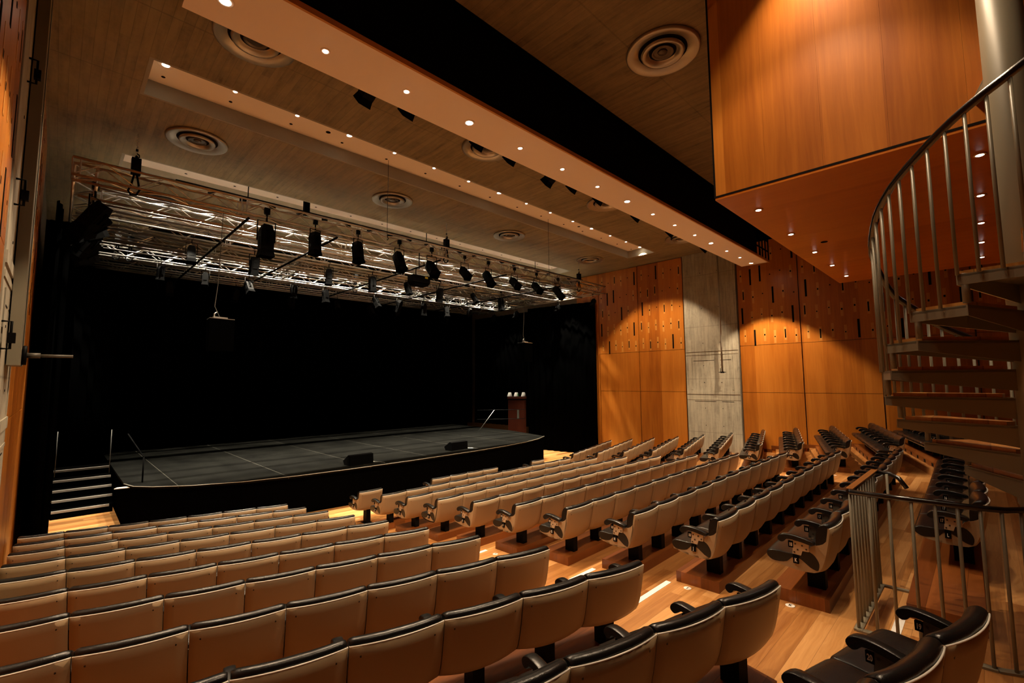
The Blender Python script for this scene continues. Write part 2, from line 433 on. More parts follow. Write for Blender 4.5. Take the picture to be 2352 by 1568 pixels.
# ---------------------------------------------------------------- lamps
def spot(parent, loc, power, color, ang, blend=.25, size=.03):
    ld = _sp.get((power, color, ang, blend))
    if not ld:
        ld = bpy.data.lights.new('downlight_beam', 'SPOT'); ld.energy = power; ld.color = color
        ld.spot_size = D2R(ang); ld.spot_blend = blend; ld.shadow_soft_size = size; _sp[(power, color, ang, blend)] = ld
    o = bpy.data.objects.new('light_beam', ld); COL.objects.link(o); o.parent = parent; o.location = loc
    return o
_sp = {}
ring_me = {}
def downlight(x, y, z, lampm, power, color, ang, label, group, big=False, ring=False, blend=.25):
    t = thing('downlight', label, 'ceiling light', (x, y, z), 0, group)
    R_ = .066 if big else .040
    key = (lampm.name, big, ring)
    if key not in ring_me:
        rr = .105 if ring else R_+.012
        a = MB().lathe([(R_, -.001), (rr, -.001), (rr, -.006), (R_, -.009)], 28).mesh('trim_ring', M_frame if lampm is M_lampb else M_soffit)
        b = MB().lathe([(R_*.98, -.004), (R_*.6, -.012), (.002, -.015)], 24).mesh('lamp_lens', lampm)
        ring_me[key] = (a, b)
    mk('trim_ring', ring_me[key][0], t); mk('lamp_lens', ring_me[key][1], t)
    spot(t, (0, 0, -.03), power, color, ang, blend)
    return t
LX_ = [.94, 1.89, 2.9, 3.9, 4.91, 5.93, 6.95, 7.97, 9.0, 10.01, 11.07, 12.04, 13.1, 14.09, 15.03]
ZSOF = 3.60
BIG = (0, 3, 7, 11, 14)
for k, x in enumerate(LX_):
    o = ORD[k+1]
    downlight(x, 4.78, ZSOF, M_lamp, P_BRIDGE*(4.0 if k == 14 else 2.2 if k in BIG else .8), WARM, 90, f'small glowing downlight in the hanging cream soffit, {o} from its left end', 'downlights in the hanging soffit', big=k in BIG)
    downlight(x, 8.54, ZC+.27, M_lamp, P_SLOT*(4.0 if k == 14 else 2.2 if k in BIG else .8), WARM, 90, f'small glowing downlight in the near ceiling recess, {o} from its left end', 'downlights in the near ceiling recess', big=k in BIG, ring=k in (0, 4, 6, 8, 9, 10, 12))
    downlight(x, 12.43, ZC+.27, M_lampc, P_STAGE*(.45 if k == 0 else 1), MID, 60, f'downlight in the ceiling recess just above the front truss, {o} from its left end', 'downlights in the recess above the front truss', big=k % 3 == 0)
    downlight(x, 16.3, ZC+.27, M_lampc, P_STAGE*.8, MID, 60, f'downlight in the farthest ceiling recess over the stage, {o} from its left end', 'downlights in the farthest recess', big=k % 3 == 0)
    downlight(x, 1.02, ZC+.27, M_lamp, P_HOUSE*(1, 1.2, 2.2, 4.5, 7.5)[min(k, 4)], WARM, 84 if k == 4 else 92, f'downlight in the recess above the rear rows, {o} from the left', 'downlights in the recess above the rear rows', big=k % 3 == 0, blend=.8 if k == 4 else .3) if x < 5.2 else None
# small dark holes in the slot panels
hm = MB().lathe([(.028, 0), (.028, -.004)], 16).mesh('sprinkler_hole', M_hole)
hb = MB().lathe([(.045, 0), (.045, -.004)], 16).mesh('sensor_plate', M_hole)
for si, ys, nm in ((0, 8.92, 'near'), (1, 12.80, 'middle'), (2, 16.65, 'far')):
    for k in range(15):
        o = mk('ceiling_port', hm, None, (LX_[k]+.02, ys, ZC+.27))
        tag(o, f'small dark round port in the {nm} ceiling recess, {ORD[k+1]} from the left', 'ceiling port', f'dark ports in the {nm} recess')
for k, x in enumerate((3.55, 11.6)):
    o = mk('ceiling_sensor', hb, None, (x, 8.72, ZC+.27)); tag(o, f'larger dark disc in the near ceiling recess, {("left", "right")[k]} one', 'ceiling sensor', 'dark discs in the near recess')

# ---------------------------------------------------------------- ceiling diffusers
def diffuser(x, y, label):
    t = thing('air_diffuser', label, 'air diffuser', (x, y, ZC), 0, 'round air diffusers in the ceiling')
    MB().lathe([(.49, -.001), (.505, -.012), (.497, -.045), (.475, -.052), (.40, -.022), (.335, -.006), (.33, -.001)], 56).obj('outer_ring', M_dif, t)
    MB().lathe([(.332, -.001), (.332, -.004)], 40).obj('recess_shade_disc', M_hole, t)  # flat black disc painting the shade of a recess that is not cut
    MB().lathe([(.285, -.004), (.297, -.03), (.285, -.062), (.26, -.064), (.20, -.03), (.19, -.005)], 40).obj('middle_ring', M_dif, t)
    MB().lathe([(.188, -.0055), (.188, -.008)], 32).obj('throat_shade_disc', M_hole, t)  # smaller flat disc, shade deep inside the diffuser painted black
    MB().lathe([(.145, -.009), (.150, -.028), (.138, -.034), (.118, -.012)], 32).obj('inner_ring', M_dif_shaded, t)
    MB().lathe([(.07, -.009), (.06, -.03), (.01, -.034)], 24).obj('throat_cap', M_dif_shaded, t)
names = {0: 'leftmost', 1: 'second from left', 2: 'third from left', 3: 'rightmost'}
for j, (yy, rn) in enumerate(((2.88, 'nearest row, before the dark bridge'), (6.62, 'row between bridge and near recess'), (10.25, 'row in front of the truss'), (14.3, 'row above the stage'), (18.2, 'row at the stage back'))):
    for i, xx in enumerate((1.68, 5.86, 10.0, 14.3)):
        if j == 0 and i > 1: continue
        diffuser(xx, yy, f'round stepped air diffuser, {names[i]} of the {rn}')

# ---------------------------------------------------------------- hanging lighting bridge
t = thing('lighting_bridge', 'long hanging bridge with cream lit soffit and black frame across the ceiling', 'lighting bridge', (0, 4.78, ZSOF))
MB().box(.66, 15.30, -.40, .37, 0, .04).obj('soffit', M_soffit, t)
MB().box(.66, 15.31, -.43, -.40, -.012, .05).obj('edge_strip', M_frame, t)['label'] = 'thin timber edge strip'
MB().box(.4, 14.2, -.43, -.39, .06, 1.04).obj('black_fascia', M_void, t)
fr = MB()
for k in range(5):
    xx = 14.2+k*.27
    fr.box(xx, xx+.03, -.43, -.40, .05, 1.04)
for zz in (.3, .62, .92): fr.box(14.2, 15.3, -.43, -.40, zz, zz+.03)
fr.obj('open_lattice', M_void, t)
MB().tube([(.7, .42, .28), (15.2, .42, .28)], .024, 8).obj('lamp_bar', M_void, t)

# stage lanterns -------------------------------------------------
def lantern_proto():
    r = mk('theatre_lantern', None)
    MB().box(-.095, .095, -.09, .09, 0, .30).prism([(-.095, .30), (.095, .30), (.06, .40), (-.06, .40)], -.085, .085, axis=1).box(-.105, .105, -.02, .02, .06, .2).box(-.06, .06, -.1, .1, .08, .24).obj('body', M_blackm, r)
    d = MB()
    for q in range(4):
        a = q*PI/2; ca_, sa_ = math.cos(a), math.sin(a)
        f = lambda x, y, z: (x*ca_-y*sa_, x*sa_+y*ca_, z)
        d.loft([[f(-.09, .09, 0), f(.09, .09, 0), f(.105, .112, -.11), f(-.105, .112, -.11)], [f(-.09, .084, 0), f(.09, .084, 0), f(.105, .106, -.11), f(-.105, .106, -.11)]], smooth=False)
    d.obj('barn_doors', M_void, r)
    y = MB().tube([(-.13, 0, .14), (-.13, 0, .46), (.13, 0, .46), (.13, 0, .14)], .011, 6)
    y.tube([(0, 0, .46), (0, 0, .60)], .014, 6)
    y.box(-.04, .04, -.03, .03, .58, .68)
    y.obj('yoke', M_blackm, r)
    MB().box(-.02, .02, .07, .13, .1, .3).obj('cable', M_void, r)
    return r
LP = lantern_proto()
_first = [True]
def lantern(x, y, z, tilt, az, label, group, s=1.0):
    """hang point at (x,y,z); the body swings on the yoke"""
    o = LP if _first[0] else dup(LP, (0, 0, 0)); _first[0] = False
    o.location = (x, y, z-.66*s); o.scale = (s, s, s); o.rotation_euler = (0, 0, az)
    for c in o.children:
        n = c.name.split('.')[0]
        if n in ('body', 'barn_doors', 'cable'):
            m = Matrix.Translation((0, 0, .16)) @ Matrix.Rotation(tilt, 4, 'X') @ Matrix.Translation((0, 0, -.16))
            c.matrix_local = m
    tag(o, label, 'stage light', group); return o
bx = [(2.70, .5), (3.35, .8), (4.64, .8), (5.37, .7), (6.34, .5), (7.08, .75), (7.97, .8), (9.47, .75), (11.15, .85), (13.23, .7)]
for k, (x, dz) in enumerate(bx):
    lantern(x, 5.32, ZSOF+.30+ (.44 if dz > .6 else .34), .9, .2, f'black stage lantern poking out behind the hanging soffit, {ORD[k+1]} from the left', 'lanterns behind the hanging soffit', s=.85)

# ---------------------------------------------------------------- trusses over the stage
ZT = 3.56
def truss(name, p0, p1, label, group='aluminium trusses over the stage', h=.30, step=.42):
    p0, p1 = Vector(p0), Vector(p1); L = (p1-p0).length; az = math.atan2(p1.y-p0.y, p1.x-p0.x)
    t = thing(name, label, 'truss', p0, az, group)
    for yy in (-h/2, h/2):
        for zz in (0, h):
            MB().tube([(0, yy, zz), (L, yy, zz)], .024, 8).obj('chord', M_alu, t)
    br = MB(); n = max(2, int(L/step)); d = L/n
    for yy in (-h/2, h/2):
        for k in range(n):
            a, b = (0, h) if k % 2 == 0 else (h, 0)
            br.tube([(k*d, yy, a), ((k+1)*d, yy, b)], .010, 5)
    for zz in (0, h):
        for k in range(n):
            a, b = (-h/2, h/2) if k % 2 else (h/2, -h/2)
            br.tube([(k*d, a, zz), ((k+1)*d, b, zz)], .010, 5)
    for k in range(0, n+1, 6):
        for yy in (-h/2, h/2): br.tube([(k*d, yy, 0), (k*d, yy, h)], .012, 5)
        for yy in (-h/2, h/2): br.tube([(min(k*d+.1, L), yy, 0), (min(k*d+.1, L), yy, h)], .012, 5)
    br.obj('bracing', M_alu, t)
    return t
tx = [(10.72, 'nearest the seats'), (13.55, 'second from the seats'), (12.15, 'just behind the nearest one'), (15.1, 'between the second and mid-stage ones'), (16.65, 'above mid stage, bottom edge against the dark'), (18.6, 'farthest back, by the black curtain')]
for yy, w_ in tx:
    x0_, x1_ = (.0, 15.75) if yy < 11 else (.35, 15.3)
    truss('aluminium_truss', (x0_, yy, ZT), (x1_, yy, ZT), f'long silver box truss across the stage, {w_}')
truss('aluminium_truss', (.18, 10.92, ZT), (.18, 18.4, ZT), 'silver box truss running up the left side of the stage rig')
truss('aluminium_truss', (15.48, 10.92, ZT), (15.48, 18.4, ZT), 'silver box truss running up the right side of the stage rig')
truss('aluminium_truss', (5.15, 13.75, ZT), (5.15, 16.45, ZT), 'short silver cross truss joining mid trusses, left one')
truss('aluminium_truss', (10.4, 13.75, ZT), (10.4, 16.45, ZT), 'short silver cross truss joining mid trusses, right one')
for k, (x, lb) in enumerate(((2.7, 'leftmost'), (4.6, 'second from left'), (7.6, 'middle'), (10.2, 'second from right'), (12.9, 'rightmost'))):
    o = MB().tube([(x, 10.6, ZT-.096), (x, 18.7, ZT-.096)], .026, 8).obj('rigging_pipe', M_blackm)
    tag(o, f'dark pipe slung under the trusses front to back, {lb} of five', 'pipe', 'dark pipes under the trusses')
for k, y_ in enumerate((11.6, 12.8, 14.3, 14.6, 15.7, 17.5, 17.85)):
    o = MB().tube([(.1, y_, ZT-.047), (15.55, y_, ZT-.047)], .024, 8).obj('lighting_bar', M_alu)
    tag(o, f'silver lighting bar across the rig, {ORD[k+1]} from the seats', 'pipe', 'silver lighting bars of the rig')
# black track above the front truss
t = thing('curtain_track', 'black track with sliding carriers hanging just above the front truss', 'curtain track', (0, 11.9, 4.36))
MB().box(1.6, 16.0, -.03, .03, -.03, .03).obj('track', M_void, t)
MB().tube([(3, 0, .02), (3, 0, ZC-4.361)], .012, 6).tube([(8, 0, .02), (8, 0, ZC+.27-4.361)], .012, 6).tube([(13, 0, .02), (13, 0, ZC+.27-4.361)], .012, 6).obj('hanger', M_void, t)
for k in range(22): MB().box(2.2+k*.64, 2.32+k*.64, -.05, .05, -.09, -.03).obj('carrier', M_void, t)
t2 = thing('curtain_track', 'black track hanging below the farthest ceiling recess', 'curtain track', (0, 15.9, 4.30))
MB().box(1.6, 13.0, -.03, .03, -.03, .03).obj('track', M_void, t2)
MB().tube([(3, 0, .02), (3, 0, ZC+.27-4.301)], .012, 6).tube([(11, 0, .02), (11, 0, ZC+.27-4.301)], .012, 6).obj('hanger', M_void, t2)
# chain hoists
def hoist(x, y, label):
    t = thing('chain_hoist', label, 'hoist', (x, y, ZT), 0, 'black chain hoists holding the trusses')
    c = MB(); z = .75
    while z < ZC-ZT+(.29 if y > 16 else .0)-.03:
        c.tube([(-.012, 0, z), (.012, 0, z+.03)], .006, 5).tube([(.012, 0, z+.03), (-.012, 0, z+.05)], .006, 5); z += .05
    c.obj('chain', M_steel, t)
    MB().tube([(0, 0, .74), (0, 0, .78)], .02, 8).tube([(.0, 0, .70), (.035, 0, .68), (.04, 0, .64), (.0, 0, .62), (-.02, 0, .64)], .012, 6).obj('hook', M_blackm, t)
    MB().box(-.07, .07, -.06, .06, .30, .60).tube([(0, 0, .6), (0, 0, .66)], .02, 6).obj('motor', M_blackm, t)
    MB().tube([(-.02, 0, .30), (-.05, 0, .1), (-.09, .02, -.02), (-.05, 0, -.1), (.03, 0, -.08), (.07, 0, .02), (.02, 0, .3)], .018, 6).obj('sling', M_void, t)
for x, y_, lb in ((.84, 10.72, 'left end of the front truss'), (7.9, 10.72, 'middle of the front truss'), (14.2, 10.72, 'right end of the front truss'),
                  (1.02, 16.65, 'left end of the mid-stage truss'), (1.3, 16.65, 'just right of the mid-stage truss left end'), (8.0, 16.65, 'middle of the mid-stage truss'), (14.4, 16.65, 'right end of the mid-stage truss')):
    hoist(x, y_, f'black chain hoist on a chain, {lb}')
# lanterns of the front truss
fl_ = [(3.04, 0, 0, 1.35), (4.07, .05, .3, 1.05), (5.11, .15, .3, 1.05), (6.26, .45, .1, 1.1), (7.28, .8, -.1, 1.15), (8.45, .85, -.1, 1.0), (9.39, .55, .1, 1.05), (10.53, .85, -.1, 1.0), (11.6, .85, -.1, 1.0), (12.75, .7, .1, 1.05)]
for k, (x, ti, az, s) in enumerate(fl_):
    lantern(x, 10.56, ZT+.17, ti, PI+az, f'black stage lantern clamped under the front truss, {ORD[k+1]} from the left', 'lanterns under the front truss', s=s)
# compact lamp with a yellow label
t = thing('moving_lamp', 'wide black lamp with yellow label hanging below the front truss near the middle', 'stage light', (6.9, 10.6, 2.72))
MB().box(-.27, .27, -.14, .14, -.02, .17).obj('body', M_blackm, t)
MB().prism([(-.27, -.02), (.27, -.02), (.2, -.10), (-.2, -.10)], -.12, .12, axis=1).obj('lens_hood', M_void, t)
MB().box(.10, .19, -.145, -.14, .10, .15).obj('yellow_label', M_yel, t)
MB().tube([(-.1, 0, .17), (-.1, 0, .35), (0, 0, .38), (0, 0, .86)], .014, 6).obj('bracket', M_blackm, t)
k = 0
rnd = random.Random(3)
for yy, xs in ((13.41, (2.2, 3.6, 5.6, 7.0, 8.3, 9.6, 11.2, 12.6)), (16.51, (2.0, 3.1, 4.3, 5.7, 6.8, 8.8, 9.8, 11.0, 12.2, 13.5)), (18.46, (2.5, 4.4, 6.3, 8.1, 9.6, 10.9, 12.2, 13.6))):
    for j, x in enumerate(xs):
        nm = {13.41: 'second truss', 16.51: 'mid-stage truss', 18.46: 'rearmost truss'}[yy]
        lantern(x, yy, ZT+.06, rnd.uniform(-.6, .6), rnd.choice((0, PI))+rnd.uniform(-.4, .4), f'black stage lantern hanging from the {nm}, {ORD[j+1]} from the left', f'lanterns on the {nm}', s=rnd.uniform(.75, 1.0))
for j, yy in enumerate((11.2, 11.8, 12.5, 13.3, 14.2, 15.2)):
    lantern(.33, yy, ZT+.11, -.6-.25*(j%3), -PI/2+.5*(j%3)-.5, f'large black lantern clustered on the left side truss, {ORD[j+1]} from the seats', 'lanterns on the left side truss', s=1.25)
for j, yy in enumerate((11.1, 13.0, 15.6, 17.2)):
    lantern(15.63, yy, ZT+.07, .5, PI/2, f'black lantern under the right side truss, {ORD[j+1]} from the seats', 'lanterns on the right side truss', s=.8)
# black bracket in the middle recess
t = thing('ceiling_bracket', 'black T-shaped bracket hanging from the recess above the front truss', 'bracket', (4.42, 12.1, ZC+.26))
MB().box(-.24, .24, -.05, .05, -.05, 0).obj('crossbar', M_void, t); MB().box(-.07, .07, -.05, .05, -.55, -.05).obj('stem', M_void, t)
# thin wires
for x, y_, z1, lb in ((4.98, 8.92, 3.2, 'left'), (10.35, 8.92, 3.3, 'right')):
    o = MB().tube([(x, y_, ZC+.26), (x, y_, z1)], .005, 5).tube([(x, y_, z1), (x+.03, y_, z1-.06), (x, y_, z1-.1)], .009, 5).obj('steel_wire', M_void)
    tag(o, f'thin dark wire hanging straight down from the near ceiling recess, {lb} one', 'wire', 'thin wires below the near recess')

# ---------------------------------------------------------------- hanging loudspeakers
def hspk(x, y, zt, lb):
    t = thing('hanging_loudspeaker', f'black loudspeaker box hanging on a cable before the stage, {lb} one', 'loudspeaker', (x, y, zt), D2R(8), 'hanging loudspeakers')
    MB().prism([(-.23, -.15), (.23, -.15), (.16, .2), (-.16, .2)], -.66, -.012).obj('cabinet', M_black, t)
    MB().prism([(-.23, -.15), (.23, -.15), (.16, .2), (-.16, .2)], -.012, 0).obj('top_plate', M_alu, t)
    MB().box(-.12, .14, -.03, .03, 0, .04).tube([(-.1, 0, .02), (-.1, 0, .10), (-.05, 0, .14)], .012, 6).obj('bracket', M_steel, t)
    MB().tube([(.0, 0, .04), (-.1, 0, .25), (-.06, 0, .7), (-.04, -.035, ZT-zt), (-.04, -.035, ZT-zt+.035)], .007, 6).obj('cable', M_dsteel, t)
hspk(2.33, 10.9, 1.33, 'left'); hspk(11.35, 10.9, 1.34, 'right')

# ---------------------------------------------------------------- stage
ZS = -2.15
edge = [(1.20, 13.35), (1.32, 12.85), (1.60, 12.50), (2.2, 12.05), (3.1, 11.66), (4.2, 11.46), (5.4, 11.38), (7.2, 11.36), (9.6, 11.44), (11.0, 11.58), (12.2, 11.78), (13.3, 12.12), (14.1, 12.52)]
poly = edge + [(14.75, 15.2), (14.9, 19.9), (1.20, 19.9)]
t = thing('stage_platform', 'raised dark stage platform with curved front and black skirt', 'stage')
MB().prism(poly, ZS-.05, ZS).obj('deck', M_deck, t)
MB().prism([(x, y+.04) for x, y in edge] + [(14.7, 15.2), (14.85, 19.85), (1.24, 19.85)], ZF, ZS-.05).obj('skirt', M_skirt, t)
MB().tube([(x, y-.004, ZS-.004) for x, y in edge], .007, 5).obj('edge_trim', simple('edge_trim_paint', (.35, .33, .28), .5), t)

# curtains: pleated cloth
def curtain(name, p0, p1, z0, z1, label, amp=.07, pitch=.33):
    p0, p1 = Vector(p0), Vector(p1); L = (p1-p0).length; d = (p1-p0)/L; nrm = Vector((-d.y, d.x)); n = int(L/pitch*8)
    mb = MB(); rows = []
    for j, z in enumerate((z0, z0+(z1-z0)*.5, z1)):
        r = []
        for i in range(n+1):
            s_ = L*i/n
            a = amp*(1-.35*j/2)*(math.sin(2*PI*s_/pitch) + .4*math.sin(2*PI*s_/pitch*.37+1))
            q = p0 + d*s_ + nrm*a; r.append(mb.bm.verts.new((q.x, q.y, z)))
        rows.append(r)
    for A, B in zip(rows, rows[1:]):
        for i in range(n): mb.bm.faces.new([A[i], A[i+1], B[i+1], B[i]]).smooth = True
    o = mb.obj(name, M_black); m = o.modifiers.new('cloth_thickness', 'SOLIDIFY'); m.thickness = .008
    tag(o, label, 'curtain'); return o
curtain('stage_curtain', (1.4, 19.65), (16.2, 19.65), ZS+.01, 3.75, 'tall black pleated curtain across the back of the stage')
curtain('stage_curtain', (-.12, 11.75), (-.12, 19.6), ZF+.01, 3.4, 'tall black curtain along the left wall beside the stage', .05)
curtain('stage_curtain', (16.42, 11.55), (15.75, 14.9), ZF+.01, 3.45, 'tall black curtain right of the stage against the veneered wall', .05)
curtain('stage_curtain', (16.42, 15.0), (16.3, 19.4), ZS+.01, 3.45, 'black curtain at the far right rear of the stage behind the cabinet', .05)
curtain('stage_curtain', (-.32, 13.3), (.06, 13.2), ZF+.01, 3.4, 'narrow black curtain leg left of the stage steps', .03, .12)
curtain('stage_curtain', (.3, 17.6), (1.35, 19.3), ZF+.01, 3.45, 'black curtain at the far left rear behind the stage steps', .05)

# floor monitors
def wedge(x, y, rz, lb):
    t = thing('floor_monitor', f'low black wedge monitor on the stage front edge, {lb} one', 'loudspeaker', (x, y, ZS), rz, 'floor monitors on the stage')
    MB().prism([(-.02, 0), (.30, 0), (.36, .10), (.10, .27), (0, .25)], -.34, .34, axis=0).obj('cabinet', M_void, t)
    MB().tube([(.36, .1, .03), (.42, .05, .01), (.5, -.1, .012), (.52, -.3, .012)], .008, 5).obj('cable', M_steel, t)
wedge(5.95, 11.78, D2R(4), 'left'); wedge(9.4, 11.98, D2R(4), 'right')

# steps at the left
t = thing('stage_steps', 'black steps with pale edge strips rising to the stage at the far left', 'steps')
sy = [(ZS, 16.75), (-2.33, 16.0), (-2.51, 15.6), (-2.69, 15.4), (-2.87, 15.05)]
sy = [(ZS, 16.55), (-2.33, 16.05), (-2.51, 15.68), (-2.69, 15.36), (-2.87, 15.05)]
for z, yy in sy:
    MB().box(.10, 1.17, yy, 17.2, ZF, z-.001).obj('step', M_skirt, t)
    MB().box(.10, 1.17 if z > -2.8 else 1.1, yy-.012, yy+.05, z-.045, z+.004).obj('edge_strip', simple('nosing_paint', (.26, .235, .2), .5) if z == ZS else bpy.data.materials['nosing_paint'], t)
for x, yy in ((.12, 16.2), (1.12, 15.9)):
    MB().tube([(x, yy, ZS-.1), (x, yy+.05, ZS+1.0)], .011, 6).obj('handrail_post', M_dsteel, t)
MB().tube([(1.5, 13.2, ZS), (1.5, 13.2, ZS+.55)], .016, 6).tube([(1.5, 13.2, ZS+.55), (1.35, 14.8, ZS+.95)], .014, 6).obj('handrail', M_void, t)
tag(MB().prism([(1.02, 13.1), (1.3, 13.05), (1.34, 13.2), (1.08, 13.22)], ZS-.06, ZS-.045).obj('white_paper', M_red), 'small white sheet at the left corner of the stage', 'paper')

# cabinet and cups at stage right
KX, KY, KT, KA = 15.72, 15.66, -.69, D2R(-44)
t = thing('wooden_cabinet', 'tall reddish wooden cabinet in the gap right of the stage rear', 'cabinet', (KX, KY, ZF+.001), KA)
KH = KT-ZF
MB().box(-.42, .42, -.22, .22, 0, KH-.14).obj('body', M_cab, t)
MB().box(-.45, .45, -.26, .26, KH-.09, KH).obj('top', M_cab, t)
MB().box(-.42, .42, -.23, .23, KH-.14, KH-.09).obj('dark_band', M_black, t)
MB().box(.0, .09, -.225, -.22, KH-1.0, KH-.6).obj('pale_plate', simple('dull_plate', (.05, .06, .05), .5), t)
ca, sa = math.cos(KA), math.sin(KA)
for k, (dx, gm, lb) in enumerate(((-.34, None, 'left'), (-.03, M_green, 'middle, with green mark'), (.32, None, 'right'))):
    t3 = thing('table_lamp_shade', f'small white tapered shade on the wooden cabinet, {lb}', 'lampshade', (KX+dx*ca, KY+dx*sa, KT+.001), 0, 'white shades on the cabinet')
    MB().lathe([(.12, 0), (.12, .04), (.07, .20), (.06, .21)], 16).obj('shade', M_shade, t3)
    if gm: MB().box(-.03, .02, -.13, -.115, .03, .17).obj('green_mark', gm, t3)
t = thing('stage_handrail', 'thin dark handrail with one bright post at the stage right rear', 'handrail')
g = MB()
for dz in (.55, .95): g.tube([(13.2, 15.6, ZS+dz), (14.9, 14.3, ZS+dz)], .012, 6)
g.obj('rails', M_blackm, t)
MB().tube([(13.15, 15.5, ZS), (13.75, 15.1, ZS+.95)], .013, 6).obj('bright_post', M_steel, t)

# ---------------------------------------------------------------- seats
def rnd_outline(pts, n=3):
    """Catmull-Rom through the outline"""
    out = []; m = len(pts)
    for i in range(m):
        p0, p1, p2, p3 = (Vector((*pts[(i+k-1) % m], 0)) for k in range(4))
        for j in range(n):
            t = j/n
            q = .5*((2*p1) + (p2-p0)*t + (2*p0-5*p1+4*p2-p3)*t*t + (3*p1-p0-3*p2+p3)*t**3)
            out.append((q.x, q.y))
    return out
def loft_x(outl, W_, end=.93, inset=.03, crown=0.0, mats=None, name='x', dy=0):
    cy = sum(p[0] for p in outl)/len(outl); cz = sum(p[1] for p in outl)/len(outl)
    secs = []
    for x, s in ((-W_/2, end), (-W_/2+inset*.4, (1+end)/2+.01), (-W_/2+inset, 1), (-W_*.22, 1.0), (0, 1.0), (W_*.22, 1.0), (W_/2-inset, 1), (W_/2-inset*.4, (1+end)/2+.01), (W_/2, end)):
        c = crown*(1-(2*x/W_)**2)
        secs.append([(x, cy+(p[0]-cy)*s, cz+(p[1]-cz)*s + c*(1 if p[1] > cz else 0)) for p in outl])
    return MB().loft(secs).mesh(name, mats)
prof = [(-.002, .585), (.008, .52), (.020, .45), (.034, .38), (.052, .31), (.072, .255), (.094, .220), (.13, .203), (.19, .197), (.26, .198), (.36, .210), (.47, .232)]
def shell_mesh():
    Ws = W-.006; mb = MB(); nx = 9
    def nr(i):
        a = Vector(prof[max(i-1, 0)]); b = Vector(prof[min(i+1, len(prof)-1)]); d = (b-a).normalized(); return Vector((d.y, -d.x))
    outer, inner = [], []
    for i, p in enumerate(prof):
        n_ = nr(i); n_ = n_ if n_.dot(Vector((-1, -1))) > 0 else -n_
        bul = .036 if i < 9 else .036*(11-i)/3*.9
        ro, ri = [], []
        for k in range(nx):
            x = -Ws/2 + Ws*k/(nx-1); c = (1-(2*x/Ws)**2)
            q = Vector(p)+n_*bul*c; q2 = q-n_*.016
            ro.append(mb.bm.verts.new((x, q.x, q.y))); ri.append(mb.bm.verts.new((x, q2.x, q2.y)))
        outer.append(ro); inner.append(ri)
    def grid(G):
        for A, B in zip(G, G[1:]):
            for k in range(nx-1): mb.bm.faces.new([A[k], A[k+1], B[k+1], B[k]]).smooth = True
    grid(outer); grid(inner)
    for G in (0, -1):
        for k in range(nx-1): mb.bm.faces.new([outer[G][k], outer[G][k+1], inner[G][k+1], inner[G][k]])
    for k in (0, nx-1):
        for i in range(len(prof)-1): mb.bm.faces.new([outer[i][k], outer[i+1][k], inner[i+1][k], inner[i][k]])
    cheek = prof + [(.47, .262), (.40, .30), (.30, .315), (.22, .34), (.165, .375), (.145, .41), (.12, .426), (.085, .436), (.055, .452), (.030, .48), (.016, .52), (.010, .556), (.006, .585)]
    for x0, x1 in ((-Ws/2, -Ws/2+.02), (Ws/2-.02, Ws/2)): mb.prism(cheek, x0, x1, axis=0)
    return mb.mesh('shell', M_shell)
def rim_mesh():
    Ws = W-.006; mb = MB(); pts = []
    for k in range(13):
        x = -Ws/2 + Ws*k/12; c = .036*(1-(2*x/Ws)**2); pts.append((x, -.002-c+.004, .585))
    mb.tube(pts, .0046, 6)
    return mb.mesh('rim_edge', M_rim)
seat_out = rnd_outline([(.488, .262), (.492, .292), (.468, .318), (.40, .324), (.30, .322), (.235, .335), (.205, .362), (.170, .374), (.125, .358), (.094, .32), (.080, .28), (.086, .24), (.100, .222), (.150, .240), (.205, .282), (.245, .300), (.290, .292), (.33, .250), (.395, .233), (.455, .236)], 2)
back_out = rnd_outline([(.010, .55), (.004, .585), (.010, .607), (.030, .618), (.055, .614), (.082, .595), (.102, .555), (.112, .50), (.112, .44), (.115, .39), (.09, .365), (.060, .39), (.048, .44), (.024, .49)], 2)
seat_me = loft_x(seat_out, W-.002, .95, .03, .006, M_leather, 'seat_cushion')
def back_mesh():
    W_ = W-.012; secs = []; cy, cz = .06, .5
    for x, s in ((-W_/2, .90), (-W_/2+.008, .955), (-W_/2+.025, 1), (-W_*.3, 1.0), (-.08, 1), (.08, 1), (W_*.3, 1.0), (W_/2-.025, 1), (W_/2-.008, .955), (W_/2, .90)):
        c = .036*(1-(2*x/W)**2)
        secs.append([(x, cy+(p[0]-cy)*s - c*.9, cz+(p[1]-cz)*s) for p in back_out])
    return MB().loft(secs).mesh('back_cushion', M_leather)
arm_out = rnd_outline([(.385, .425), (.388, .45), (.368, .474), (.330, .489), (.25, .488), (.17, .474), (.118, .456), (.112, .438), (.14, .428), (.20, .440), (.27, .450), (.318, .446), (.335, .425), (.36, .412)], 2)
def arm_mesh():
    cy, cz = .25, .455; secs = []
    for x, s in ((-.030, .86), (-.026, .94), (-.016, 1), (0, 1.02), (.016, 1), (.026, .94), (.030, .86)):
        secs.append([(x, cy+(p[0]-cy)*(1-(1-s)*.25), cz+(p[1]-cz)*s) for p in arm_out])
    return MB().loft(secs).mesh('armrest', M_leather)
def brk_mesh(m):
    mb = MB().prism([(.27, .44), (.155, .435), (.158, .368), (.205, .366), (.218, .325), (.280, .33)], -.008, .008, axis=0)
    for yy, zz in ((.255, .415), (.205, .41), (.175, .385), (.24, .37), (.265, .345)):
        mb.box(-.011, .011, yy-.006, yy+.006, zz-.006, zz+.006, 1)
    return mb.mesh('arm_bracket', [m, M_screw])
shell_me, rim_me, back_me, arm_me = shell_mesh(), rim_mesh(), back_mesh(), arm_mesh()
brk_d, brk_l = brk_mesh(M_bracket), brk_mesh(M_brkend)
plate_me = MB().box(-.009, .009, .272, .310, .378, .430).mesh('number_plate', M_blackm)
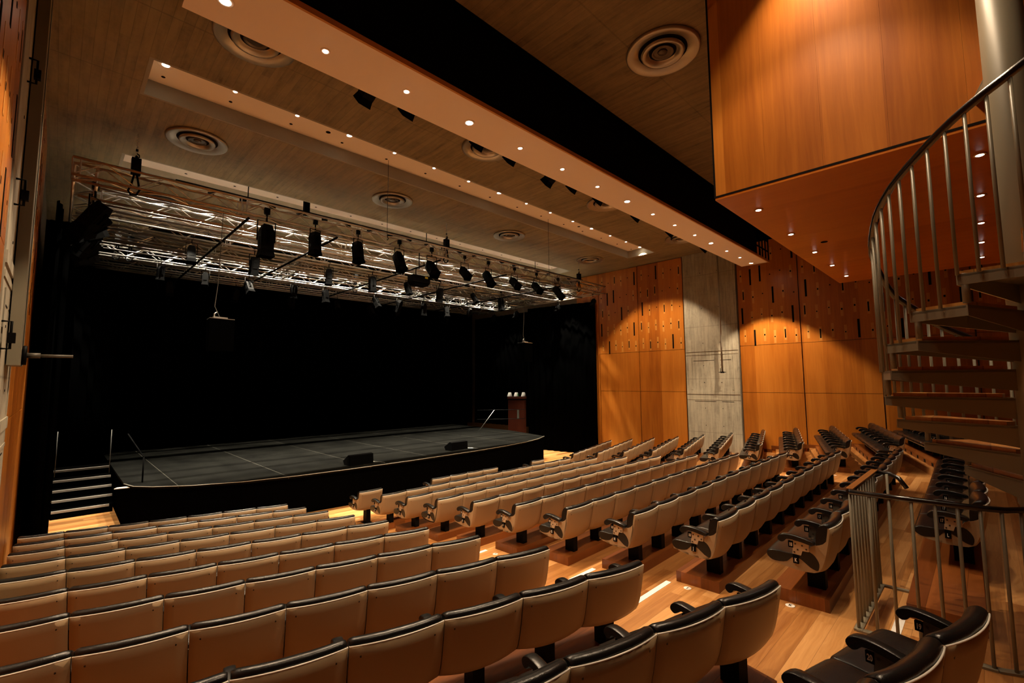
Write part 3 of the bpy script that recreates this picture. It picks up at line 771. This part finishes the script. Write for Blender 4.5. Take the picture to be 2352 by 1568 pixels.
letter_me = MB().box(-.0115, .009, .236, .278, .252, .322).mesh('letter_plate', M_blackm)
ped_me = MB().box(-.042, .042, .10, .235, 0, .205).mesh('pedestal', M_blackm)
ped_long = MB().box(-.05, .05, .10, .235, -.12, .205).box(-.09, .09, .06, .28, -.12, -.105).mesh('pedestal', M_blackm)
scr_me = MB().lathe([(.0065, 0), (.0065, .003)], 8).mesh('screw', M_screw)
def armset(root, x, end, row, num, with_num):
    a = mk('armrest', arm_me, root, (x, 0, 0))
    b = mk('arm_bracket', brk_l if end else brk_d, root, (x, 0, 0))
    if end: b['label'] = 'cream side bracket'
    pts = []
    p = mk('number_plate', plate_me, root, (x, 0, 0))
    if with_num:
        n_ = mk('seat_number', textmesh(str(num), .040, .60, M_wh), p); n_.location = (-.0105, .291, .403); n_.rotation_euler = (PI/2, 0, -PI/2)
    if end:
        l_ = mk('letter_plate', letter_me, root, (x, 0, 0))
        n_ = mk('row_letter', textmesh(row, .042, .66, M_wh), l_); n_.location = (-.013, .257, .280); n_.rotation_euler = (PI/2, 0, -PI/2)
def seat_proto():
    r = mk('theatre_chair', None)
    mk('shell', shell_me, r); mk('rim_edge', rim_me, r); mk('seat_cushion', seat_me, r); mk('back_cushion', back_me, r)
    mk('pedestal', ped_me, r)
    for sx in (-1, 1):
        s = mk('screw', scr_me, r); s.location = (sx*.215, .013-.036*(1-(2*.215/W)**2)-.003, .525); s.rotation_euler = (PI/2+.15, 0, 0)
    return r
SP = seat_proto(); SP.location = (0, 0, -50)
blk = {'L': 'left', 'C': 'middle', 'R': 'right'}
def add_seat(block, i, j, n, x, y, zrim, rz, sc, left_end, right_end, num, lbl, with_num, screws=True, long_ped=False, alabel=None):
    o = dup(SP, (x, y, zrim-.585*sc), rz, (sc, sc, sc), skip=() if screws else ('screw',))
    if long_ped:
        for c in o.children:
            if c.name.startswith('pedestal'): c.data = ped_long
    rownm = ORD[i+1]
    tag(o, lbl, 'chair', f'{blk[block]} block seats facing the stage')
    armset(o, -W/2, left_end, ROWS[i], num, with_num)
    if right_end: armset(o, W/2, right_end == 2, ROWS[i], num-1, with_num and block == 'L')
    return o
def place_row(block, i, x0, y0, z, th, sc, n, num0, with_num, aisle, first=0, rowdesc=None, flag_end=True, idx=None):
    """x0,y0 = seat-row end at the rim; seats advance along +direction th"""
    for j in (idx if idx is not None else range(n)):
        s_ = (j+.5)*W*sc
        x = x0+math.cos(th)*s_; y = y0+math.sin(th)*s_
        k = j if aisle == 'left' else n-1-j
        gaps = idx is not None
        le = (j == 0) or (gaps and j-1 not in idx); re = (j == n-1) or (gaps and j+1 not in idx)
        le_end = le and block != 'L'
        a_nm = {'L': 'its aisle', 'C': 'the left aisle', 'R': 'its aisle'}[block]
        seatpos = ORD[k+1]
        lbl = f'beige-shelled black leather seat, {seatpos} from {a_nm}, {ORD[i+1]} row from the stage, {blk[block]} block'
        if gaps and block == 'C': lbl = f'beige-shelled black leather seat standing alone at the {"left" if j == 0 else "right"} end of the front row, middle block'
        num = num0-max(j-1, 0) if block == 'C' else num0+(n-1-j)+1
        add_seat(block, i, j, n, x, y, z, th, sc, le_end, (1 if re else 0), num, lbl, with_num, screws=True, long_ped=(i == 0))
for i in range(11):
    # left block: row end at the aisle is its right end
    sc = .95; n = 7
    x0 = xL[i]-n*W*sc*math.cos(tL); y0 = yL[i]-n*W*sc*math.sin(tL)
    place_row('L', i, x0, y0, zL[i], tL, sc, n, 19, i >= 7, 'right', idx=range(1, 7) if i >= 9 else None)
    # middle block
    if i == 0:
        place_row('C', i, xC[0], yC[0], zC[0], tC, 1.0, 11, 18, False, 'left', idx=[0])
        place_row('C', i, xC[0]-.07, yC[0]-.02, zC[0], 0, .98, 11, 18, False, 'left', idx=[10])
        for j in range(4):
            x = 6.69+(j+.5)*.545
            add_seat('C', 0, j, 4, x, 9.59, zC[0], tC*.3, .973, j == 0, 1 if j == 3 else 0, 14, f'beige-shelled black leather seat in the front-row group of four, {ORD[j+1]} from its left', False, long_ped=True)
    elif i == 10:
        place_row('C', i, 5.84, yC[i], zC[i], tC, 1.0, 9, 17, True, 'left')
    else:
        place_row('C', i, xC[i], yC[i], zC[i], tC, 1.0, 11, 18, i >= 4, 'left')
    # right block
    sc = 1.0; n = 7
    place_row('R', i, xR[i], yR[i], zC[i], tR, 1.02 if i < 8 else .995, n, 1, i >= 4, 'left')
bpy.data.objects.remove(SP) if False else None
for c in list(SP.children): bpy.data.objects.remove(c)
bpy.data.objects.remove(SP)

# plinths under the rows
def plinth(block, i, x0, y0, th, L, ztop, zb, label, vents=False):
    t = thing('seat_plinth', label, 'plinth', (x0, y0, zb), th, f'timber plinths of the {blk[block]} block')
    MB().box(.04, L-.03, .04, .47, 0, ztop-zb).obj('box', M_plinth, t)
    if vents:
        for k in range(6): MB().box(.30+k*.58, .42+k*.58, .468, .474, .02, .02+min(.11, (ztop-zb)*.6)).obj('vent_hole', M_hole, t)
for i in range(11):
    if i == 0: continue
    nm = ORD[i+1]
    sc = .95; x0 = xL[i]-7*W*sc*math.cos(tL); y0 = yL[i]-7*W*sc*math.sin(tL)
    plinth('L', i, x0, y0, tL, 7*W*sc, zL[i]-.585*sc, TREAD[i], f'long brown timber plinth under the {nm} row of the left block')
    if i < 10: plinth('C', i, xC[i], yC[i], tC, 11*W, zC[i]-.585, TREAD[i], f'long brown timber plinth under the {nm} row of the middle block')
    else: plinth('C', i, 4.66, .057, tC, 11*W, zC[i]-.585, TREAD[i], 'long brown timber plinth under the eleventh row, beside the railing')
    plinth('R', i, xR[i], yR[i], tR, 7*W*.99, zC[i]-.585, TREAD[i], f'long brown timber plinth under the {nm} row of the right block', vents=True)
# card on the plinth end of row H
t = thing('seat_notice_card', 'small pale notice card stuck on the end of a middle block plinth', 'sign', (4.66+.036, 2.83+.12, TREAD[7]+.045))
MB().box(-.004, 0, -.045, .045, -.035, .055).obj('card', M_card, t)
MB().box(-.006, -.004, -.03, .03, -.022, -.002).box(-.006, -.004, -.02, .012, .0, .03).obj('printed_pictogram', M_wh, t)

# floor tape and row discs
def tape(x0, x1, y, z, lb):
    o = MB().box(x0, x1, y-.028, y+.028, z, z+.003).obj('white_tape_strip', M_red); tag(o, lb, 'tape', 'white tape strips on the aisle steps')
for i in range(1, 11):
    xa = 3.72 if i < 10 else 4.24
    yy = yC[i]+.52 if i < 10 else .56
    tape(xa, 4.60 if i < 10 else 4.62, yy, TREAD[i], f'white tape strip on the left aisle, beside the {ORD[i+1]} row from the stage')
for i in (1, 3, 5, 7, 9): tape(11.1, 11.9, yC[i]+.62, TREAD[i], f'white tape strip on the right aisle, beside the {ORD[i+1]} row from the stage')
tape(4.7, 5.0, 9.35, ZF, 'white tape strip at the foot of the lone front-row seat')
for i in range(2, 10):
    t = thing('row_marker_disc', f'white round row marker {ROWS[i]} on the left aisle floor', 'floor marker', (4.585, yC[i]+.315, TREAD[i]), 0, 'white row marker discs')
    MB().lathe([(.036, 0), (.036, .003)], 24).obj('disc', M_wh, t)
    l = mk('letter', textmesh(ROWS[i], .045, .8, M_blackm), t, (0, 0, .0045)); l.rotation_euler = (0, 0, -PI/2)
    t = thing('row_marker_disc', f'white round row marker {ROWS[i]} on the right aisle floor', 'floor marker', (12.1, yR[i]+.25, TREAD[i]), 0, 'white row marker discs')
    MB().lathe([(.036, 0), (.036, .003)], 24).obj('disc', M_wh, t)
    l = mk('letter', textmesh(ROWS[i], .045, .8, M_blackm), t, (0, 0, .0045)); l.rotation_euler = (0, 0, -PI/2)

# ---------------------------------------------------------------- control booth
t = thing('control_booth', 'large veneered control booth overhanging the rear seats from the right', 'control booth', (0, 0, 0))
BX, BY, BZ, BX1 = 5.37, 2.0, 2.10, 11.9
MB().box(BX, BX1-.05, YB+.02, BY, BZ, ZC-.002).obj('core', M_back, t)
ys = [BY+.036, 1.50, .98, .46, -.06, -.58, -1.1, -1.9, -2.7, -3.5, YB+.05]
for a, b in zip(ys, ys[1:]):
    MB().box(BX-.05, BX, b+.0005, a-.0005, BZ+.02, ZC-.003).obj('side_panel', M_wood, t)
MB().box(BX-.049, BX1, BY, BY+.035, BZ+.02, ZC-.003).obj('front_panel', M_wood, t)
MB().box(BX1-.05, BX1, YB+.05, BY, BZ+.02, ZC-.003).obj('side_panel', M_wood, t)
MB().box(BX-.053, BX, YB+.05, BY+.03, BZ+.0, BZ+.022).obj('shadow_gap', M_hole, t)
MB().box(BX-.053, BX-.02, BY+.03, BY+.05, BZ, ZC-.003).obj('shadow_gap', M_hole, t)
for k in range(9):
    a = BX-.05 + k*(BX1-BX+.05)/9; b = BX-.05 + (k+1)*(BX1-BX+.05)/9
    MB().box(a+.001, b-.001, YB+.05, BY+.04, BZ-.025, BZ).obj('soffit_panel', M_woodb, t)
for row, (yy, nm) in enumerate(((1.79, 'front'), (-.11, 'rear'))):
    for k, x in enumerate((5.99, 7.34, 8.66, 9.9, 11.12)):
        downlight(x, yy, BZ-.025, M_lampb, P_BOOTH, (1.0, .8, .58), 100, f'small white downlight under the control booth, {ORD[k+1]} from the left of the {nm} line', f'downlights under the booth, {nm} line', ring=False)
o = mk('ceiling_sensor', MB().lathe([(.045, 0), (.045, -.006)], 20).mesh('sensor_plate', M_hole), None, (8.13, 1.55, BZ-.025)); tag(o, 'dark round plate under the control booth between the downlights', 'ceiling sensor')

# ---------------------------------------------------------------- spiral staircase
CX_, CY_, RS = 4.595, -.249, .796
t = thing('spiral_staircase', 'grey steel spiral staircase with timber treads rising beside the booth', 'staircase', (CX_, CY_, -1.66))
ZB_ = -1.66
MB().lathe([(.113, 0), (.113, ZC-.01-ZB_)], 32).obj('centre_pole', M_grey, t)
def pol(r, a, z): return (r*math.cos(D2R(a)), r*math.sin(D2R(a)), z)
A0, DA, ZT0, RISE = 155.6, 21.3, .648, .19
for k in range(-9, 13):
    a0 = A0-DA*k; a1 = a0+24.4; z = ZT0-RISE*k-ZB_
    if z < .05: continue
    P = lambda r, a: (r*math.cos(D2R(a)), r*math.sin(D2R(a)))
    tr = MB()
    o0, o1 = P(RS, a0), P(RS, a1); i0, i1 = P(.108, a0-4), P(.108, a1+4)
    hO, hI = .078, .155
    th = .008
    def web(p, q, h0, h1, nrm):
        v = [(p[0], p[1], z-.012), (q[0], q[1], z-.012), (q[0], q[1], z-h1), (p[0], p[1], z-h0)]
        w2 = [(x+nrm[0]*th, y+nrm[1]*th, zz) for x, y, zz in v]
        tr.loft([v, w2], smooth=False)
    am = D2R((a0+a1)/2)
    nin = (-math.cos(am), -math.sin(am)); n0_ = (-math.sin(D2R(a0)), math.cos(D2R(a0))); n1_ = (math.sin(D2R(a1)), -math.cos(D2R(a1)))
    web(o0, o1, hO, hO, nin); web(i0, o0, hI, hO, n0_); web(o1, i1, hO, hI, n1_)
    vv = [(*o0, z-.03), (*o1, z-.03), (*i1, z-.03), (*i0, z-.03)]
    tr.loft([vv, [(x, y, zz+.012) for x, y, zz in vv]], smooth=False)
    fr_ = tr.obj('step_frame', M_grey, t)
    q = [(.86*RS*math.cos(D2R(a0))+.0, .86*RS*math.sin(D2R(a0))), (.97*RS*math.cos(am)*1.0, .97*RS*math.sin(am)), (.86*RS*math.cos(D2R(a1)), .86*RS*math.sin(D2R(a1)))]
    wt = [P(.745, a0-.6), P(.745, a1-1.5), P(.17, a1-2), P(.17, a0-4)]
    MB().prism(wt, z-.018, z+.014).obj('timber_tread', M_wtread, fr_)
    MB().tube([(*P(.77, a0+2.2), z-RISE-.0), (*P(.77, a0+2.2), z-.01)], .019, 10).obj('spacer_post', M_grey, t)
# handrail measured points (angle, z)
hr = [(340, 3.18), (176, 1.725), (162, 1.61), (144, 1.445), (128, 1.32), (115, 1.20), (105, 1.08), (92, .98), (83, .91), (73, .795), (65, .70), (50, .59), (38, .46), (25, .36), (-92, -.68)]
def hz(a):
    for (a1, z1), (a2, z2) in zip(hr, hr[1:]):
        if a <= a1 and a >= a2: return z1+(z2-z1)*(a1-a)/(a1-a2)
    return hr[-1][1]
RR = .805
hp = []
a = 335
while a >= -90:
    hp.append(pol(RR, a, hz(a)-ZB_)); a -= 5
MB().tube([(x, y, z-.012) for x, y, z in hp], .017, 8).obj('rail_bar', M_grey, t)
MB().tube(hp, [.024]*len(hp), 8).obj('handrail', M_rail, t)
a = 334.0
while a > -88:
    k = math.ceil((A0-a)/DA) if a < A0 else -math.floor((a-A0)/DA)
    zt_ = ZT0-RISE*k
    zt_ = max(zt_, ZB_+.02)
    MB().tube([pol(RR-.0, a, zt_-ZB_-.02), pol(RR, a, hz(a)-ZB_-.01)], .0105, 7).obj('baluster', M_grey, t)
    a -= 7.1

# ---------------------------------------------------------------- guard railing
t = thing('guard_railing', 'grey steel guard railing with black handrail around the foot of the spiral stair', 'railing')
ZR = -.82
top = [(5.02, .54, ZR-.17), (5.08, .60, ZR-.03), (5.16, .70, ZR), (5.30, .745, ZR), (4.22, .757, ZR)]
hook = [(5.30, .745, ZR), (5.26, .63, ZR), (5.20, .57, ZR-.02), (5.17, .52, ZR-.09)]
front = [(4.22, .757, ZR), (4.235, .45, ZR), (4.25, .2, ZR), (4.26, .06, ZR), (4.30, -.04, ZR), (4.40, -.13, ZR), (4.60, -.24, ZR+.02)]
MB().tube([(5.30, .745, ZR), (4.75, .752, ZR), (4.22, .757, ZR)], .019, 10).obj('handrail', M_rail, t)
hw = MB().prism([(4.235, .735), (5.28, .722), (5.28, .768), (4.235, .779)], ZR+.012, ZR+.022).obj('timber_capping', M_wtread, t)
MB().tube(hook, .018, 10).obj('handrail', M_rail, t)
MB().tube(front, .019, 10).obj('handrail', M_rail, t)
def fz(x, y): return -1.785 if y > -.28+.0 and y > .0 else (-1.66 if y < -.27 else -1.785)
ZL_ = TREAD[10]
MB().box(4.18, 5.25, .725, .775, ZL_, ZL_+.016).box(5.21, 5.25, .56, .725, ZL_, ZL_+.016).obj('base_bar', M_grey, t)
bf = [(4.20, .76), (4.205, .45), (4.215, .2), (4.225, .06), (4.27, -.04), (4.37, -.13), (4.58, -.24)]
fb = MB()
for (x0, y0), (x1, y1) in zip(bf, bf[1:]):
    d = Vector((x1-x0, y1-y0)).normalized(); nn = Vector((-d.y, d.x))*.026
    zz = ZL_
    v = [(x0-nn.x, y0-nn.y, zz), (x0+nn.x, y0+nn.y, zz), (x0+nn.x, y0+nn.y, zz+.014), (x0-nn.x, y0-nn.y, zz+.014)]
    w2 = [(x1-nn.x, y1-nn.y, zz), (x1+nn.x, y1+nn.y, zz), (x1+nn.x, y1+nn.y, zz+.014), (x1-nn.x, y1-nn.y, zz+.014)]
    fb.loft([v, w2], smooth=False)
fb.obj('base_bar', M_grey, t)
def bal(x, y, x2=None, y2=None): MB().tube([(x, y, ZL_+.012), (x2 or x, y2 or y, ZR)], .0105, 7).obj('baluster', M_grey, t)
for k in range(10): bal(4.215+k*.113, .75, 4.23+k*.113, .753)
bal(5.228, .655); 
for x, y, x2, y2 in ((4.206, .64, 4.226, .64), (4.208, .53, 4.232, .53), (4.212, .41, 4.238, .41), (4.215, .29, 4.245, .29), (4.218, .18, 4.25, .18), (4.224, .075, 4.258, .075), (4.255, -.02, 4.29, -.02), (4.34, -.105, 4.37, -.105), (4.46, -.18, 4.48, -.18)):
    bal(x, y, x2, y2)

# ---------------------------------------------------------------- wall-mounted pipes and rungs
t = thing('wall_light_pipe', 'thin grey pipe with end bracket hanging on the right concrete column', 'pipe', (XW1-.28, 6.25, .32))
MB().tube([(0, 0, 0), (0, 0, ZC-.34)], .03, 10).obj('pipe', M_pipe, t)
MB().tube([(.05, 0, .14), (.05, 0, ZC-.34)], .012, 6).obj('cable', M_grey, t)
MB().box(-.05, .05, -.05, .05, -.05, .0).tube([(0, -.12, -.02), (0, .12, -.02)], .012, 6).tube([(.0, .06, -.02), (0, .06, .12)], .01, 6).obj('end_bracket', M_blackm, t)
t = thing('wall_channel', 'grey-green steel channel running up the left wall with a rounded lower end', 'channel', (XW0+.02, 6.95, .2))
MB().box(0, .09, -.30, .28, 0, ZC-.21).obj('channel', M_grey, t); MB().box(.09, .094, -.02, .0, .0, ZC-.21).obj('groove', M_blackm, t)
t = thing('swing_bracket', 'short dark steel arm sticking out from the left wall channel', 'bracket', (XW0+.115, 6.95, .31))
MB().lathe([(.1, 0), (.1, .03)], 20).obj('disc', M_blackm, t)
for c in t.children: c.rotation_euler = (0, PI/2, 0)
MB().tube([(.03, 0, 0), (.13, 0, 0)], .028, 10).tube([(.13, 0, 0), (.38, .0, 0)], .016, 8).obj('arm', M_bracket, t)
for k, (yy, zz, lb) in enumerate(((6.34, 3.05, 'highest'), (6.1, 1.75, 'middle'), (5.95, .42, 'lowest'))):
    o = MB().tube([(XW0, yy, zz+.14), (XW0+.07, yy, zz+.14), (XW0+.07, yy, zz-.1), (XW0, yy, zz-.1)], .011, 6).box(XW0+.05, XW0+.1, yy-.03, yy+.03, zz-.05, zz+.04).obj('wall_rung', M_blackm)
    tag(o, f'dark steel bracket on the left concrete column, {lb} of three', 'bracket', 'brackets on the left column')

# ---------------------------------------------------------------- lift everything
for o in list(S.objects):
    if o.parent is None: o.location.z += Z0
